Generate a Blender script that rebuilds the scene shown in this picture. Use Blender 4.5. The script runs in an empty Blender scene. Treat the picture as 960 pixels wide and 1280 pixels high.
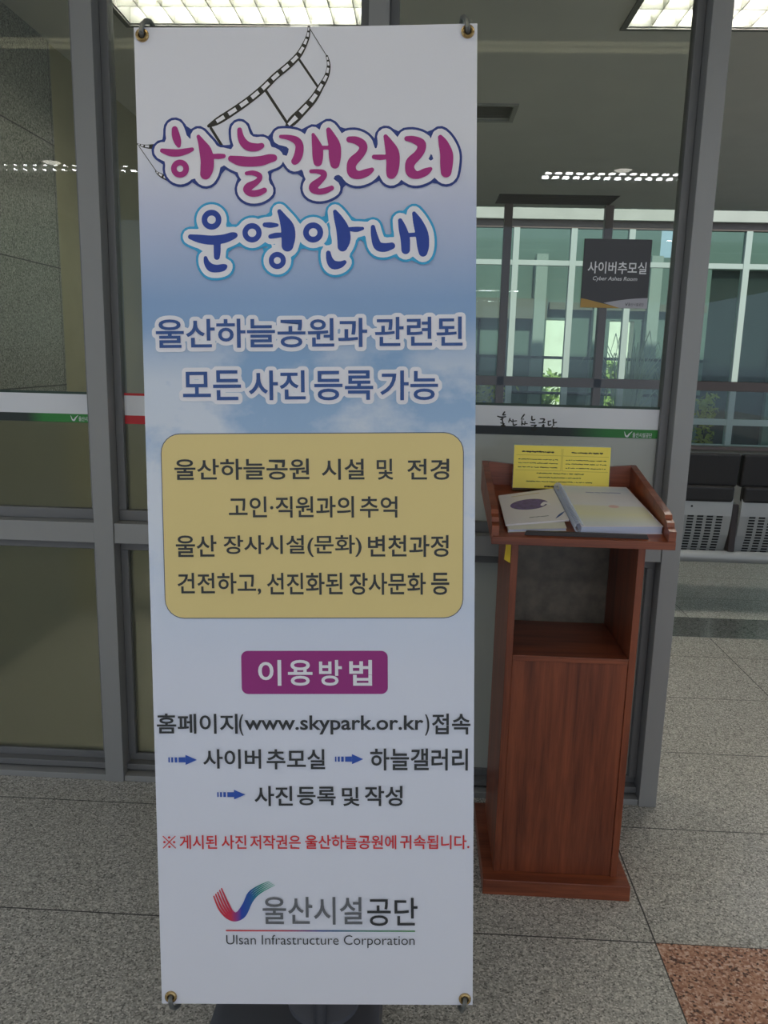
import bpy, math, random
from mathutils import Vector, Matrix
D = bpy.data
SC = bpy.context.scene
COL = SC.collection
random.seed(4)
R = math.radians

# ------------------------------------------------------------------ camera
cam = D.cameras.new('camera'); cam_ob = D.objects.new('camera', cam); COL.objects.link(cam_ob)
cam.sensor_fit = 'VERTICAL'; cam.sensor_height = 36.0; cam.lens = 36.0 * 1000 / 1280
cam.clip_start = 0.05; cam.clip_end = 200
_th, _ya, _ro = R(11.1), R(2.5), R(1.39)
_F = Vector((-math.sin(_ya)*math.cos(_th), math.cos(_ya)*math.cos(_th), -math.sin(_th)))
_R0 = _F.cross(Vector((0, 0, 1))).normalized(); _U0 = _R0.cross(_F)
_Rt = _R0*math.cos(_ro) + _U0*math.sin(_ro); _Up = _U0*math.cos(_ro) - _R0*math.sin(_ro)
cam_ob.matrix_world = Matrix(((_Rt.x, _Up.x, -_F.x, 0), (_Rt.y, _Up.y, -_F.y, 0), (_Rt.z, _Up.z, -_F.z, 1.5), (0, 0, 0, 1)))
SC.camera = cam_ob

# ------------------------------------------------------------------ light of the place
w = D.worlds.new('daylight'); SC.world = w; w.use_nodes = True
bg = w.node_tree.nodes['Background']; bg.inputs[0].default_value = (0.72, 0.87, 1.10, 1); bg.inputs[1].default_value = 0.9
sun = D.lights.new('sun', 'SUN'); sun.energy = 4.0; sun.angle = R(2); sun.color = (1, .95, .86)
sun_ob = D.objects.new('sun', sun); COL.objects.link(sun_ob)
sun_ob.rotation_euler = (R(42), 0, R(8))
TUBE = 66.0
TUBE_ENTRY = 70.0
vs = SC.view_settings
vs.view_transform = 'Standard'; vs.look = 'None'; vs.exposure = 0.0; vs.gamma = 1.0; vs.use_curve_mapping = False
SC.cycles.max_bounces = 10; SC.cycles.transparent_max_bounces = 16
SC.cycles.transmission_bounces = 8; SC.cycles.caustics_reflective = False; SC.cycles.caustics_refractive = False
SC.cycles.sample_clamp_indirect = 4.0

# ------------------------------------------------------------------ materials
def lin(c):
    return tuple(((v/255)/12.92 if v/255 <= .04045 else ((v/255+.055)/1.055)**2.4) for v in c) + (1,)
def new_mat(name):
    m = D.materials.new(name); m.use_nodes = True
    return m, m.node_tree.nodes, m.node_tree.links, m.node_tree.nodes['Principled BSDF']
def mat(name, c, rough=.5, metal=0, spec=.5, emit=0, var=0.0, scale=30, stretch=(1, 1, 1), bump=0):
    m, N, L, P = new_mat(name)
    P.inputs['Base Color'].default_value = lin(c); P.inputs['Roughness'].default_value = rough
    P.inputs['Metallic'].default_value = metal; P.inputs['Specular IOR Level'].default_value = spec
    if emit:
        P.inputs['Emission Color'].default_value = lin(c); P.inputs['Emission Strength'].default_value = emit
    if var or bump:
        tc = N.new('ShaderNodeTexCoord'); mp = N.new('ShaderNodeMapping'); mp.inputs['Scale'].default_value = stretch
        nz = N.new('ShaderNodeTexNoise'); nz.inputs['Scale'].default_value = scale; nz.inputs['Detail'].default_value = 4
        L.new(tc.outputs['Object'], mp.inputs[0]); L.new(mp.outputs[0], nz.inputs['Vector'])
        if var:
            rp = N.new('ShaderNodeValToRGB'); a = lin(c)
            rp.color_ramp.elements[0].position = .3; rp.color_ramp.elements[1].position = .7
            rp.color_ramp.elements[0].color = tuple(v*(1-var) for v in a[:3]) + (1,)
            rp.color_ramp.elements[1].color = tuple(min(1, v*(1+var)) for v in a[:3]) + (1,)
            L.new(nz.outputs[0], rp.inputs[0]); L.new(rp.outputs[0], P.inputs['Base Color'])
        if bump:
            bp = N.new('ShaderNodeBump'); bp.inputs['Strength'].default_value = bump; bp.inputs['Distance'].default_value = .002
            L.new(nz.outputs[0], bp.inputs['Height']); L.new(bp.outputs[0], P.inputs['Normal'])
    return m
def ramp(N, stops):
    r = N.new('ShaderNodeValToRGB'); e = r.color_ramp.elements
    while len(e) < len(stops): e.new(.5)
    for k, (p, c) in enumerate(stops): e[k].position = p; e[k].color = lin(c)
    return r
def ramp_mat(name, stops, axis, lo, hi, rough=.5):
    """a print whose colour runs along one axis of the object"""
    m, N, L, P = new_mat(name); P.inputs['Roughness'].default_value = rough
    tc = N.new('ShaderNodeTexCoord'); sp = N.new('ShaderNodeSeparateXYZ'); mr = N.new('ShaderNodeMapRange')
    mr.inputs[1].default_value = lo; mr.inputs[2].default_value = hi
    r = ramp(N, stops)
    L.new(tc.outputs['Object'], sp.inputs[0]); L.new(sp.outputs[axis], mr.inputs[0]); L.new(mr.outputs[0], r.inputs[0]); L.new(r.outputs[0], P.inputs['Base Color'])
    return m
def granite(name, stops, scale=170, rough=.2, joints=None, jc=(62, 60, 57), coat=0):
    m, N, L, P = new_mat(name); P.inputs['Roughness'].default_value = rough; P.inputs['Specular IOR Level'].default_value = .35
    tc = N.new('ShaderNodeTexCoord')
    nz = N.new('ShaderNodeTexVoronoi'); nz.inputs['Scale'].default_value = scale      # one tone per mineral grain
    fine = N.new('ShaderNodeTexNoise'); fine.inputs['Scale'].default_value = scale*.35; fine.inputs['Detail'].default_value = 3
    L.new(tc.outputs['Object'], nz.inputs['Vector']); L.new(tc.outputs['Object'], fine.inputs['Vector'])
    sc = N.new('ShaderNodeSeparateColor'); L.new(nz.outputs['Color'], sc.inputs[0])
    ma = N.new('ShaderNodeMath'); ma.operation = 'MULTIPLY_ADD'; ma.inputs[1].default_value = .5; ma.inputs[2].default_value = -.25
    L.new(fine.outputs[0], ma.inputs[0])
    sub = N.new('ShaderNodeMath'); sub.operation = 'ADD'; L.new(sc.outputs[0], sub.inputs[0]); L.new(ma.outputs[0], sub.inputs[1])
    r = ramp(N, stops); L.new(sub.outputs[0], r.inputs[0])
    out = r.outputs[0]
    if joints:
        sp = N.new('ShaderNodeSeparateXYZ'); L.new(tc.outputs['Object'], sp.inputs[0])
        fac = None
        for axis, per, off, half, *lim in joints:
            a = N.new('ShaderNodeMath'); a.operation = 'SUBTRACT'; a.inputs[1].default_value = off - per/2
            L.new(sp.outputs[axis], a.inputs[0])
            b = N.new('ShaderNodeMath'); b.operation = 'FLOORED_MODULO'; b.inputs[1].default_value = per; L.new(a.outputs[0], b.inputs[0])
            c = N.new('ShaderNodeMath'); c.operation = 'SUBTRACT'; c.inputs[1].default_value = per/2; L.new(b.outputs[0], c.inputs[0])
            d = N.new('ShaderNodeMath'); d.operation = 'ABSOLUTE'; L.new(c.outputs[0], d.inputs[0])
            e = N.new('ShaderNodeMath'); e.operation = 'LESS_THAN'; e.inputs[1].default_value = half; L.new(d.outputs[0], e.inputs[0])
            if lim:   # only between two values of y
                for op, v in (('GREATER_THAN', lim[0]), ('LESS_THAN', lim[1])):
                    g = N.new('ShaderNodeMath'); g.operation = op; g.inputs[1].default_value = v; L.new(sp.outputs[1], g.inputs[0])
                    k = N.new('ShaderNodeMath'); k.operation = 'MULTIPLY'; L.new(e.outputs[0], k.inputs[0]); L.new(g.outputs[0], k.inputs[1]); e = k
            if fac is None: fac = e
            else:
                f = N.new('ShaderNodeMath'); f.operation = 'MAXIMUM'; L.new(fac.outputs[0], f.inputs[0]); L.new(e.outputs[0], f.inputs[1]); fac = f
        mx = N.new('ShaderNodeMix'); mx.data_type = 'RGBA'; mx.inputs[7].default_value = lin(jc)
        L.new(fac.outputs[0], mx.inputs[0]); L.new(out, mx.inputs[6]); out = mx.outputs[2]
        rr = N.new('ShaderNodeMath'); rr.operation = 'MULTIPLY_ADD'; rr.inputs[1].default_value = .4; rr.inputs[2].default_value = rough
        L.new(fac.outputs[0], rr.inputs[0]); L.new(rr.outputs[0], P.inputs['Roughness'])
    L.new(out, P.inputs['Base Color'])
    return m
def wood(name, dark, light, axis=2, rough=.35):
    m, N, L, P = new_mat(name); P.inputs['Roughness'].default_value = rough
    tc = N.new('ShaderNodeTexCoord'); mp = N.new('ShaderNodeMapping')
    s = [9, 9, 9]; s[axis] = .55; mp.inputs['Scale'].default_value = s
    nz = N.new('ShaderNodeTexNoise'); nz.inputs['Scale'].default_value = 3.2; nz.inputs['Detail'].default_value = 6; nz.inputs['Roughness'].default_value = .62
    nz.inputs['Distortion'].default_value = .35
    mp2 = N.new('ShaderNodeMapping'); s2 = [90, 90, 90]; s2[axis] = 3; mp2.inputs['Scale'].default_value = s2
    n2 = N.new('ShaderNodeTexNoise'); n2.inputs['Scale'].default_value = 4; n2.inputs['Detail'].default_value = 2
    L.new(tc.outputs['Object'], mp.inputs[0]); L.new(mp.outputs[0], nz.inputs['Vector'])
    L.new(tc.outputs['Object'], mp2.inputs[0]); L.new(mp2.outputs[0], n2.inputs['Vector'])
    ad = N.new('ShaderNodeMath'); ad.operation = 'MULTIPLY_ADD'; ad.inputs[1].default_value = .25
    L.new(n2.outputs[0], ad.inputs[0]); L.new(nz.outputs[0], ad.inputs[2])
    r = ramp(N, [(.42, dark), (.78, light)]); L.new(ad.outputs[0], r.inputs[0]); L.new(r.outputs[0], P.inputs['Base Color'])
    return m
def glass(name, tint, ior=1.5, rough=0.0):
    m = D.materials.new(name); m.use_nodes = True; N = m.node_tree.nodes; L = m.node_tree.links; N.clear()
    o = N.new('ShaderNodeOutputMaterial'); t = N.new('ShaderNodeBsdfTransparent'); t.inputs[0].default_value = tint + (1,)
    g = N.new('ShaderNodeBsdfGlossy'); g.inputs['Roughness'].default_value = rough
    f = N.new('ShaderNodeFresnel'); f.inputs[0].default_value = ior
    x = N.new('ShaderNodeMixShader'); L.new(f.outputs[0], x.inputs[0]); L.new(t.outputs[0], x.inputs[1]); L.new(g.outputs[0], x.inputs[2]); L.new(x.outputs[0], o.inputs[0])
    return m
def frosted(name, c, body=.35, rough=.5, trans=.0):
    m = D.materials.new(name); m.use_nodes = True; N = m.node_tree.nodes; L = m.node_tree.links; N.clear()
    o = N.new('ShaderNodeOutputMaterial')
    rf = N.new('ShaderNodeBsdfRefraction'); rf.inputs['IOR'].default_value = 1.12; rf.inputs['Roughness'].default_value = rough; rf.inputs[0].default_value = (.9, .93, .85, 1)
    df = N.new('ShaderNodeBsdfDiffuse'); df.inputs[0].default_value = lin(c)
    x = N.new('ShaderNodeMixShader'); x.inputs[0].default_value = body
    tl = N.new('ShaderNodeBsdfTranslucent'); tl.inputs[0].default_value = lin(c)
    z = N.new('ShaderNodeMixShader'); z.inputs[0].default_value = trans
    L.new(df.outputs[0], z.inputs[1]); L.new(tl.outputs[0], z.inputs[2])
    L.new(rf.outputs[0], x.inputs[1]); L.new(z.outputs[0], x.inputs[2])
    g = N.new('ShaderNodeBsdfGlossy'); g.inputs['Roughness'].default_value = .12
    f = N.new('ShaderNodeFresnel'); f.inputs[0].default_value = 1.35
    y = N.new('ShaderNodeMixShader'); L.new(f.outputs[0], y.inputs[0]); L.new(x.outputs[0], y.inputs[1]); L.new(g.outputs[0], y.inputs[2])
    L.new(y.outputs[0], o.inputs[0])
    return m

M = {}
M['alu'] = mat('painted_aluminium', (150, 149, 146), .42, .15, .5)
M['alu_dark'] = mat('aluminium_stop', (118, 117, 116), .45, .2)
M['clear'] = glass('clear_glass', (.95, .97, .95), 1.38)
M['green_glass'] = glass('green_tinted_glass', (.80, .905, .87), 1.4)
M['frost'] = frosted('frosted_glass', (150, 146, 120), .22, .38, .5)
M['frost_pale'] = frosted('frosted_glass_pale', (208, 210, 203), .95, .6, .35)
M['ceiling'] = mat('ceiling_paint', (205, 205, 196), .8, var=.03, scale=3)
M['floor'] = granite('grey_granite_tiles', [(.02, (112, 109, 104)), (.25, (156, 152, 144)), (.70, (180, 175, 166)), (.98, (214, 209, 199))], 250, .26,
                     joints=[(1, .533, 1.88, .0022), (0, 2.94, .66, .0022, -9, 2.6), (0, 2.94, 1.64, .0022, 2.6, 9)])
M['pink'] = granite('red_granite', [(.02, (88, 70, 64)), (.25, (160, 114, 94)), (.70, (190, 146, 122)), (.98, (214, 180, 160))], 170, .14)
M['dark_band'] = granite('dark_floor_band', [(.05, (76, 76, 75)), (.5, (94, 94, 92)), (.95, (112, 112, 110))], 150, .12)
M['wall_granite'] = granite('wall_granite', [(.02, (92, 93, 86)), (.3, (122, 123, 114)), (.7, (136, 137, 127)), (.98, (158, 158, 148))], 190, .16,
                            joints=[(2, .605, 1.907, .003), (1, .86, 3.42, .003)], jc=(48, 48, 44))
M['olive'] = mat('olive_wall_panel', (146, 140, 112), .5, var=.06, scale=6)
M['white'] = mat('white_paint', (214, 216, 212), .5)
M['white_frame'] = mat('white_window_frame', (180, 194, 188), .45)
M['brown_frame'] = mat('brown_window_frame', (116, 102, 96), .45)
M['concrete'] = mat('pale_concrete', (186, 190, 182), .8, var=.06, scale=5)
M['sill_wall'] = mat('sill_wall', (150, 146, 132), .6, var=.05, scale=8)
M['dark_grille'] = mat('dark_grille', (64, 60, 56), .6)
M['housing'] = mat('light_housing', (112, 112, 106), .5)
M['vent'] = mat('vent_metal', (150, 150, 142), .5)
M['tube'] = mat('fluorescent_tube', (255, 252, 244), .4, emit=TUBE)
M['tube_entry'] = mat('entrance_fluorescent_tube', (250, 250, 255), .4, emit=TUBE_ENTRY)
M['lamp'] = mat('downlight_lens', (255, 250, 238), .4, emit=9)
M['louver'] = mat('louver_metal', (170, 170, 160), .3, .3)
M['black'] = mat('black_leather', (34, 32, 32), .42, spec=.45, var=.1, scale=60)
M['steel'] = mat('painted_steel', (168, 170, 170), .38, .25)
M['slot'] = mat('slot_shadow', (30, 30, 30), .8)
M['arm'] = mat('dark_armrest', (46, 36, 34), .4)
M['chrome'] = mat('chrome_tube', (190, 190, 192), .22, .85)
M['wood'] = wood('reddish_wood', (86, 38, 22), (142, 74, 46), 2)
M['wood_x'] = wood('reddish_wood_cross', (98, 45, 27), (152, 82, 52), 0)
M['wood_edge'] = mat('plywood_edge', (206, 176, 140), .55)
M['niche'] = mat('stone_pattern_laminate', (112, 104, 90), .4, var=.3, scale=26)
M['eyelet'] = mat('brass', (190, 160, 110), .25, .9)
M['pole'] = mat('grey_pole', (120, 122, 120), .35, .5)
M['tank'] = mat('dark_plastic', (66, 66, 70), .5)
M['tank_lid'] = mat('grey_plastic', (86, 86, 90), .5)
M['yellow_paper'] = mat('yellow_paper', (250, 226, 84), .35)
M['ink'] = mat('ink', (44, 40, 30), .6)
M['yellow_tape'] = mat('yellow_tape', (226, 190, 30), .5)
M['paper'] = mat('white_paper', (232, 226, 228), .4)
M['paper_edge'] = mat('paper_edges', (206, 212, 232), .6)
M['comb'] = mat('pale_binding_comb', (188, 194, 204), .35)
M['under_book'] = mat('cream_cover', (226, 222, 206), .5)
M['oval'] = mat('purple_print', (88, 70, 138), .4, var=.35, scale=90)
M['sign'] = mat('charcoal_plate', (52, 51, 52), .4)
M['sign_gold'] = mat('ochre_print', (176, 138, 62), .45)
M['sign_grey'] = mat('silver_print', (176, 174, 180), .45)
M['sign_text'] = mat('pale_print', (226, 226, 226), .45)
M['p_magenta'] = mat('magenta_print', (170, 36, 126), .5)
M['p_navy'] = mat('navy_print', (30, 54, 130), .5)
M['p_cyan'] = mat('cyan_print', (48, 164, 214), .5)
M['p_white'] = mat('white_print', (236, 234, 240), .5)
M['p_blue'] = mat('royal_blue_print', (24, 62, 156), .5)
M['p_sub'] = mat('blue_print', (42, 80, 146), .5)
M['p_body'] = mat('black_print', (48, 50, 52), .5)
M['p_gray'] = mat('grey_print', (104, 106, 110), .5)
M['p_red'] = mat('red_print', (214, 48, 52), .5)
M['p_panel'] = mat('tan_print', (228, 206, 138), .5)
M['p_edge'] = mat('slate_print', (70, 82, 116), .5)
M['p_btn'] = mat('purple_button_print', (152, 38, 124), .5)
M['p_logo'] = ramp_mat('logo_print', [(0, (214, 50, 60)), (.28, (200, 50, 80)), (.45, (40, 70, 170)), (.6, (40, 90, 160)), (.78, (40, 150, 130)), (1, (150, 205, 185))], 0, -.195, -.077)
M['p_line'] = ramp_mat('rule_print', [(0, (214, 50, 60)), (.3, (190, 60, 80)), (.5, (60, 80, 150)), (.75, (70, 130, 110)), (1, (90, 150, 90))], 0, -.173, .19)
M['p_arrow'] = mat('arrow_print', (44, 84, 176), .5)
M['stripe_l'] = ramp_mat('stripe_print_a', [(0, (34, 38, 36)), (.5, (34, 46, 38)), (.62, (44, 128, 52)), (1, (52, 140, 56))], 0, -1.55, -1.07)
M['stripe_r'] = ramp_mat('stripe_print_b', [(0, (42, 44, 46)), (.55, (38, 46, 42)), (.75, (38, 116, 48)), (1, (46, 132, 50))], 0, .15, .75)
M['red_stripe'] = mat('red_stripe', (196, 34, 40), .45)
M['band'] = mat('white_film', (226, 226, 228), .4)
M['far_panel'] = mat('courtyard_panel', (112, 128, 120), .4, var=.08, scale=1.5)
M['far_dark'] = mat('courtyard_dark_panel', (46, 54, 52), .25)
M['far_light'] = mat('courtyard_column', (170, 176, 170), .6)
M['far_beam'] = mat('courtyard_beam', (120, 116, 104), .6)
M['pave'] = mat('sunlit_paving', (200, 196, 184), .8, var=.08, scale=2)
M['hedge'] = mat('leaves', (150, 170, 90), .7, var=.3, scale=3)
M['pale_wall'] = mat('cream_garden_wall', (250, 246, 226), .8, var=.08, scale=3)
M['leaf_y'] = mat('yellow_green_leaves', (170, 168, 40), .6)
M['blade'] = mat('pale_grass_blades', (196, 200, 176), .6)

# banner print: white top, blue sky with clouds, white bottom
def sky_print():
    m, N, L, P = new_mat('sky_print'); P.inputs['Roughness'].default_value = .38; P.inputs['Specular IOR Level'].default_value = .35
    tc = N.new('ShaderNodeTexCoord'); sp = N.new('ShaderNodeSeparateXYZ'); L.new(tc.outputs['Object'], sp.inputs[0])
    mr = N.new('ShaderNodeMapRange'); mr.inputs[1].default_value = 0; mr.inputs[2].default_value = 1.804; L.new(sp.outputs[2], mr.inputs[0])
    W = (228, 228, 236)
    base = ramp(N, [(0, W), (.36, (222, 226, 240)), (.50, (196, 212, 236)), (.60, (160, 188, 220)), (.68, (138, 172, 210)), (.74, (140, 170, 210)), (.83, (196, 202, 226)), (.89, W)])
    L.new(mr.outputs[0], base.inputs[0])
    mp = N.new('ShaderNodeMapping'); mp.inputs['Scale'].default_value = (2.4, 1, 3.6); mp.inputs['Location'].default_value = (.31, 0, .17); L.new(tc.outputs['Object'], mp.inputs[0])
    nz = N.new('ShaderNodeTexNoise'); nz.inputs['Scale'].default_value = 1.7; nz.inputs['Detail'].default_value = 6; nz.inputs['Roughness'].default_value = .6
    L.new(mp.outputs[0], nz.inputs['Vector'])
    # more cloud at the two edges and lower down
    ab = N.new('ShaderNodeMath'); ab.operation = 'ABSOLUTE'; L.new(sp.outputs[0], ab.inputs[0])
    ad = N.new('ShaderNodeMath'); ad.operation = 'MULTIPLY_ADD'; ad.inputs[1].default_value = .35; L.new(ab.outputs[0], ad.inputs[0]); L.new(nz.outputs[0], ad.inputs[2])
    cr = ramp(N, [(.47, (0, 0, 0)), (.62, (255, 255, 255))]); L.new(ad.outputs[0], cr.inputs[0])
    hm = ramp(N, [(0, (0, 0, 0)), (.40, (90, 90, 90)), (.52, (235, 235, 235)), (.66, (225, 225, 225)), (.72, (0, 0, 0))]); L.new(mr.outputs[0], hm.inputs[0])
    mu = N.new('ShaderNodeMath'); mu.operation = 'MULTIPLY'; L.new(cr.outputs[0], mu.inputs[0]); L.new(hm.outputs[0], mu.inputs[1])
    mx = N.new('ShaderNodeMix'); mx.data_type = 'RGBA'; mx.inputs[7].default_value = lin((226, 230, 238))
    L.new(mu.outputs[0], mx.inputs[0]); L.new(base.outputs[0], mx.inputs[6]); L.new(mx.outputs[2], P.inputs['Base Color'])
    return m
M['banner'] = sky_print()

# ------------------------------------------------------------------ mesh helpers
class MB:
    def __init__(s): s.v = []; s.f = []; s.segs = []
    def box(s, x0, x1, y0, y1, z0, z1):
        n = len(s.v)
        s.v += [(x, y, z) for z in (z0, z1) for y in (y0, y1) for x in (x0, x1)]
        s.f += [tuple(n+i for i in q) for q in ((0, 2, 3, 1), (4, 5, 7, 6), (0, 1, 5, 4), (2, 6, 7, 3), (0, 4, 6, 2), (1, 3, 7, 5))]
        return s
    def hexa(s, b, t):
        """solid between two quads listed in the same order"""
        n = len(s.v); s.v += [tuple(p) for p in b] + [tuple(p) for p in t]
        s.f += [tuple(n+i for i in q) for q in ((3, 2, 1, 0), (4, 5, 6, 7), (0, 1, 5, 4), (1, 2, 6, 5), (2, 3, 7, 6), (3, 0, 4, 7))]
        return s
    def poly(s, pts):
        n = len(s.v); s.v += [tuple(p) for p in pts]; s.f.append(tuple(range(n, n+len(pts)))); return s
    def prism(s, pts, off):
        """polygon pts (3D) swept by the vector off"""
        n = len(s.v); k = len(pts); o = Vector(off)
        s.v += [tuple(p) for p in pts] + [tuple(Vector(p)+o) for p in pts]
        s.f.append(tuple(range(n+k-1, n-1, -1))); s.f.append(tuple(range(n+k, n+2*k)))
        s.f += [(n+i, n+(i+1) % k, n+k+(i+1) % k, n+k+i) for i in range(k)]
        return s
    def tube(s, path, r, n=10, cap=True):
        P = [Vector(p) for p in path]; rings = []
        rs = r if isinstance(r, (list, tuple)) else [r]*len(P)
        up = None
        for i, p in enumerate(P):
            t = (P[min(i+1, len(P)-1)] - P[max(i-1, 0)]).normalized()
            if up is None: up = t.orthogonal().normalized()
            up = (up - t*up.dot(t)).normalized(); sd = t.cross(up)
            b = len(s.v)
            for k in range(n):
                a = 2*math.pi*k/n; s.v.append(tuple(p + (up*math.cos(a) + sd*math.sin(a))*rs[i]))
            rings.append(b)
        for a, b in zip(rings, rings[1:]):
            s.f += [(a+k, a+(k+1) % n, b+(k+1) % n, b+k) for k in range(n)]
        if cap:
            s.f.append(tuple(rings[0]+k for k in reversed(range(n)))); s.f.append(tuple(rings[-1]+k for k in range(n)))
        return s
    def lathe(s, prof, c, n=28, ax='z'):
        """profile of (radius, height) about an axis through c"""
        rings = []
        for r, h in prof:
            b = len(s.v); rings.append(b)
            for k in range(n):
                a = 2*math.pi*k/n; u, v = r*math.cos(a), r*math.sin(a)
                s.v.append((c[0]+u, c[1]+v, c[2]+h) if ax == 'z' else (c[0]+u, c[1]-h, c[2]+v))
        for a, b in zip(rings, rings[1:]):
            s.f += [(a+k, a+(k+1) % n, b+(k+1) % n, b+k) for k in range(n)]
        s.f.append(tuple(rings[0]+k for k in reversed(range(n)))); s.f.append(tuple(rings[-1]+k for k in range(n)))
        return s
    def build(s, name, m, parent=None, bevel=0, smooth=False, seg=2):
        if s.segs: merge_strokes(s)
        me = D.meshes.new(name); me.from_pydata(s.v, [], s.f); me.update()
        me.materials.append(m)
        o = D.objects.new(name, me); COL.objects.link(o)
        if parent: o.parent = parent
        if smooth:
            me.polygons.foreach_set('use_smooth', [True]*len(me.polygons))
            if hasattr(me, 'set_sharp_from_angle'): me.set_sharp_from_angle(angle=R(40))
        if bevel:
            b = o.modifiers.new('bevel', 'BEVEL'); b.width = bevel; b.segments = seg; b.limit_method = 'ANGLE'
        return o
def tag(o, label=None, cat=None, group=None, kind=None):
    if label: o['label'] = label
    if cat: o['category'] = cat
    if group: o['group'] = group
    if kind: o['kind'] = kind
    return o
def empty(name, loc=(0, 0, 0), rz=0):
    o = D.objects.new(name, None); COL.objects.link(o); o.location = loc; o.rotation_euler = (0, 0, rz); o.empty_display_size = .1
    return o
def copy_tree(o, parent=None):
    c = o.copy(); COL.objects.link(c)
    if parent: c.parent = parent
    for ch in list(o.children): copy_tree(ch, c)
    return c
def struct(name, label=None, cat=None):
    o = empty(name); o['kind'] = 'structure'
    return tag(o, label, cat)
def stag(o, label, cat): return tag(o, label, cat, kind='structure')

# flat print drawn on a plane given by a function (u, v, layer) -> 3D point
import numpy as np
def stroke_faces(mb, pts, P, grow=0, lay=0, seg=0):
    """brush stroke through (u, v, half width), smoothed; all strokes of one mesh are merged when it is built"""
    q = pts
    if len(pts) > 2:
        q = []
        for i in range(len(pts)-1):
            a = pts[max(i-1, 0)]; b = pts[i]; c = pts[i+1]; d = pts[min(i+2, len(pts)-1)]
            for k in range(4):
                t = k/4
                q.append(tuple(.5*((2*b[j]) + (-a[j]+c[j])*t + (2*a[j]-5*b[j]+4*c[j]-d[j])*t*t + (-a[j]+3*b[j]-3*c[j]+d[j])*t**3) for j in range(3)))
        q.append(pts[-1])
    for a, b in zip(q, q[1:]):
        mb.segs.append((a[0], a[1], max(a[2], 0)+grow, b[0], b[1], max(b[2], 0)+grow))
    mb.plane = (P, lay)
def merge_strokes(mb):
    """union of round-ended strokes as one flat non-overlapping sheet (marching squares on their distance field)"""
    P, lay = mb.plane; S = mb.segs; mb.segs = []
    rmin = min(max(s[2], s[5]) for s in S); rmax = max(max(s[2], s[5]) for s in S)
    x0 = min(min(s[0], s[3]) for s in S)-rmax*1.2; x1 = max(max(s[0], s[3]) for s in S)+rmax*1.2
    y0 = min(min(s[1], s[4]) for s in S)-rmax*1.2; y1 = max(max(s[1], s[4]) for s in S)+rmax*1.2
    h = max(rmin*.45, max(x1-x0, y1-y0)/640)
    nx, ny = int((x1-x0)/h)+2, int((y1-y0)/h)+2
    F = np.full((ny, nx), 9e9)
    for ax, ay, ra, bx, by, rb in S:
        m = max(ra, rb)+2*h
        i0 = max(0, int((min(ax, bx)-m-x0)/h)); i1 = min(nx, int((max(ax, bx)+m-x0)/h)+2)
        j0 = max(0, int((min(ay, by)-m-y0)/h)); j1 = min(ny, int((max(ay, by)+m-y0)/h)+2)
        X = x0+h*np.arange(i0, i1)[None, :]; Y = y0+h*np.arange(j0, j1)[:, None]
        dx, dy = bx-ax, by-ay; l2 = dx*dx+dy*dy or 1e-12
        t = np.clip(((X-ax)*dx+(Y-ay)*dy)/l2, 0, 1)
        F[j0:j1, i0:i1] = np.minimum(F[j0:j1, i0:i1], np.hypot(X-ax-t*dx, Y-ay-t*dy)-(ra+(rb-ra)*t))
    idx = {}
    def vert(key, x, y):
        if key not in idx: idx[key] = len(mb.v); mb.v.append(P(x, y, lay))
        return idx[key]
    def corner(i, j): return vert((i, j, 0), x0+i*h, y0+j*h)
    def cut(i, j, i2, j2):
        if (i2, j2) < (i, j): i, j, i2, j2 = i2, j2, i, j
        a, b = F[j, i], F[j2, i2]; t = min(max(a/(a-b), .02), .98)
        return vert((i, j, 1 if i2 > i else 2), x0+(i+(i2-i)*t)*h, y0+(j+(j2-j)*t)*h)
    I = F < 0
    n = I[:-1, :-1]*1+I[:-1, 1:]*1+I[1:, 1:]*1+I[1:, :-1]*1
    for j in range(ny-1):
        run = None
        for i in range(nx):
            full = i < nx-1 and n[j, i] == 4
            if full:
                if run is None: run = i
                continue
            if run is not None:
                mb.f.append((corner(run, j), corner(i, j), corner(i, j+1), corner(run, j+1))); run = None
            if i < nx-1 and n[j, i] > 0:
                C4 = ((i, j), (i+1, j), (i+1, j+1), (i, j+1)); out = []
                for k in range(4):
                    a, b = C4[k], C4[(k+1) % 4]; ia, ib = I[a[1], a[0]], I[b[1], b[0]]
                    if ia: out.append(corner(*a))
                    if ia != ib: out.append(cut(*a, *b))
                if len(out) > 2: mb.f.append(tuple(out))
_text_cache = {}
def glyphs(txt, bold, shear=0):
    """outline of a line of text as (verts, faces, boundary edges) in a unit box"""
    key = (txt, bold, shear)
    if key in _text_cache: return _text_cache[key]
    cu = D.curves.new('t', 'FONT'); cu.body = txt; cu.size = 1; cu.offset = bold*.001; cu.resolution_u = 4; cu.shear = shear
    o = D.objects.new('t', cu); COL.objects.link(o)
    dg = bpy.context.evaluated_depsgraph_get()
    me = D.meshes.new_from_object(o.evaluated_get(dg))
    vv = [(p.co.x, p.co.y) for p in me.vertices]; ff = [tuple(p.vertices) for p in me.polygons]
    cnt = {}
    for f in ff:
        for a, b in zip(f, f[1:]+f[:1]): k = (min(a, b), max(a, b)); cnt[k] = cnt.get(k, 0)+1
    ed = [k for k, c in cnt.items() if c == 1]
    D.objects.remove(o); D.curves.remove(cu); D.meshes.remove(me)
    x0, x1 = min(p[0] for p in vv), max(p[0] for p in vv); y0, y1 = min(p[1] for p in vv), max(p[1] for p in vv)
    vv = [((x-x0)/(x1-x0), (y-y0)/(y1-y0)) for x, y in vv]
    _text_cache[key] = (vv, ff, ed)
    return _text_cache[key]
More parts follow.
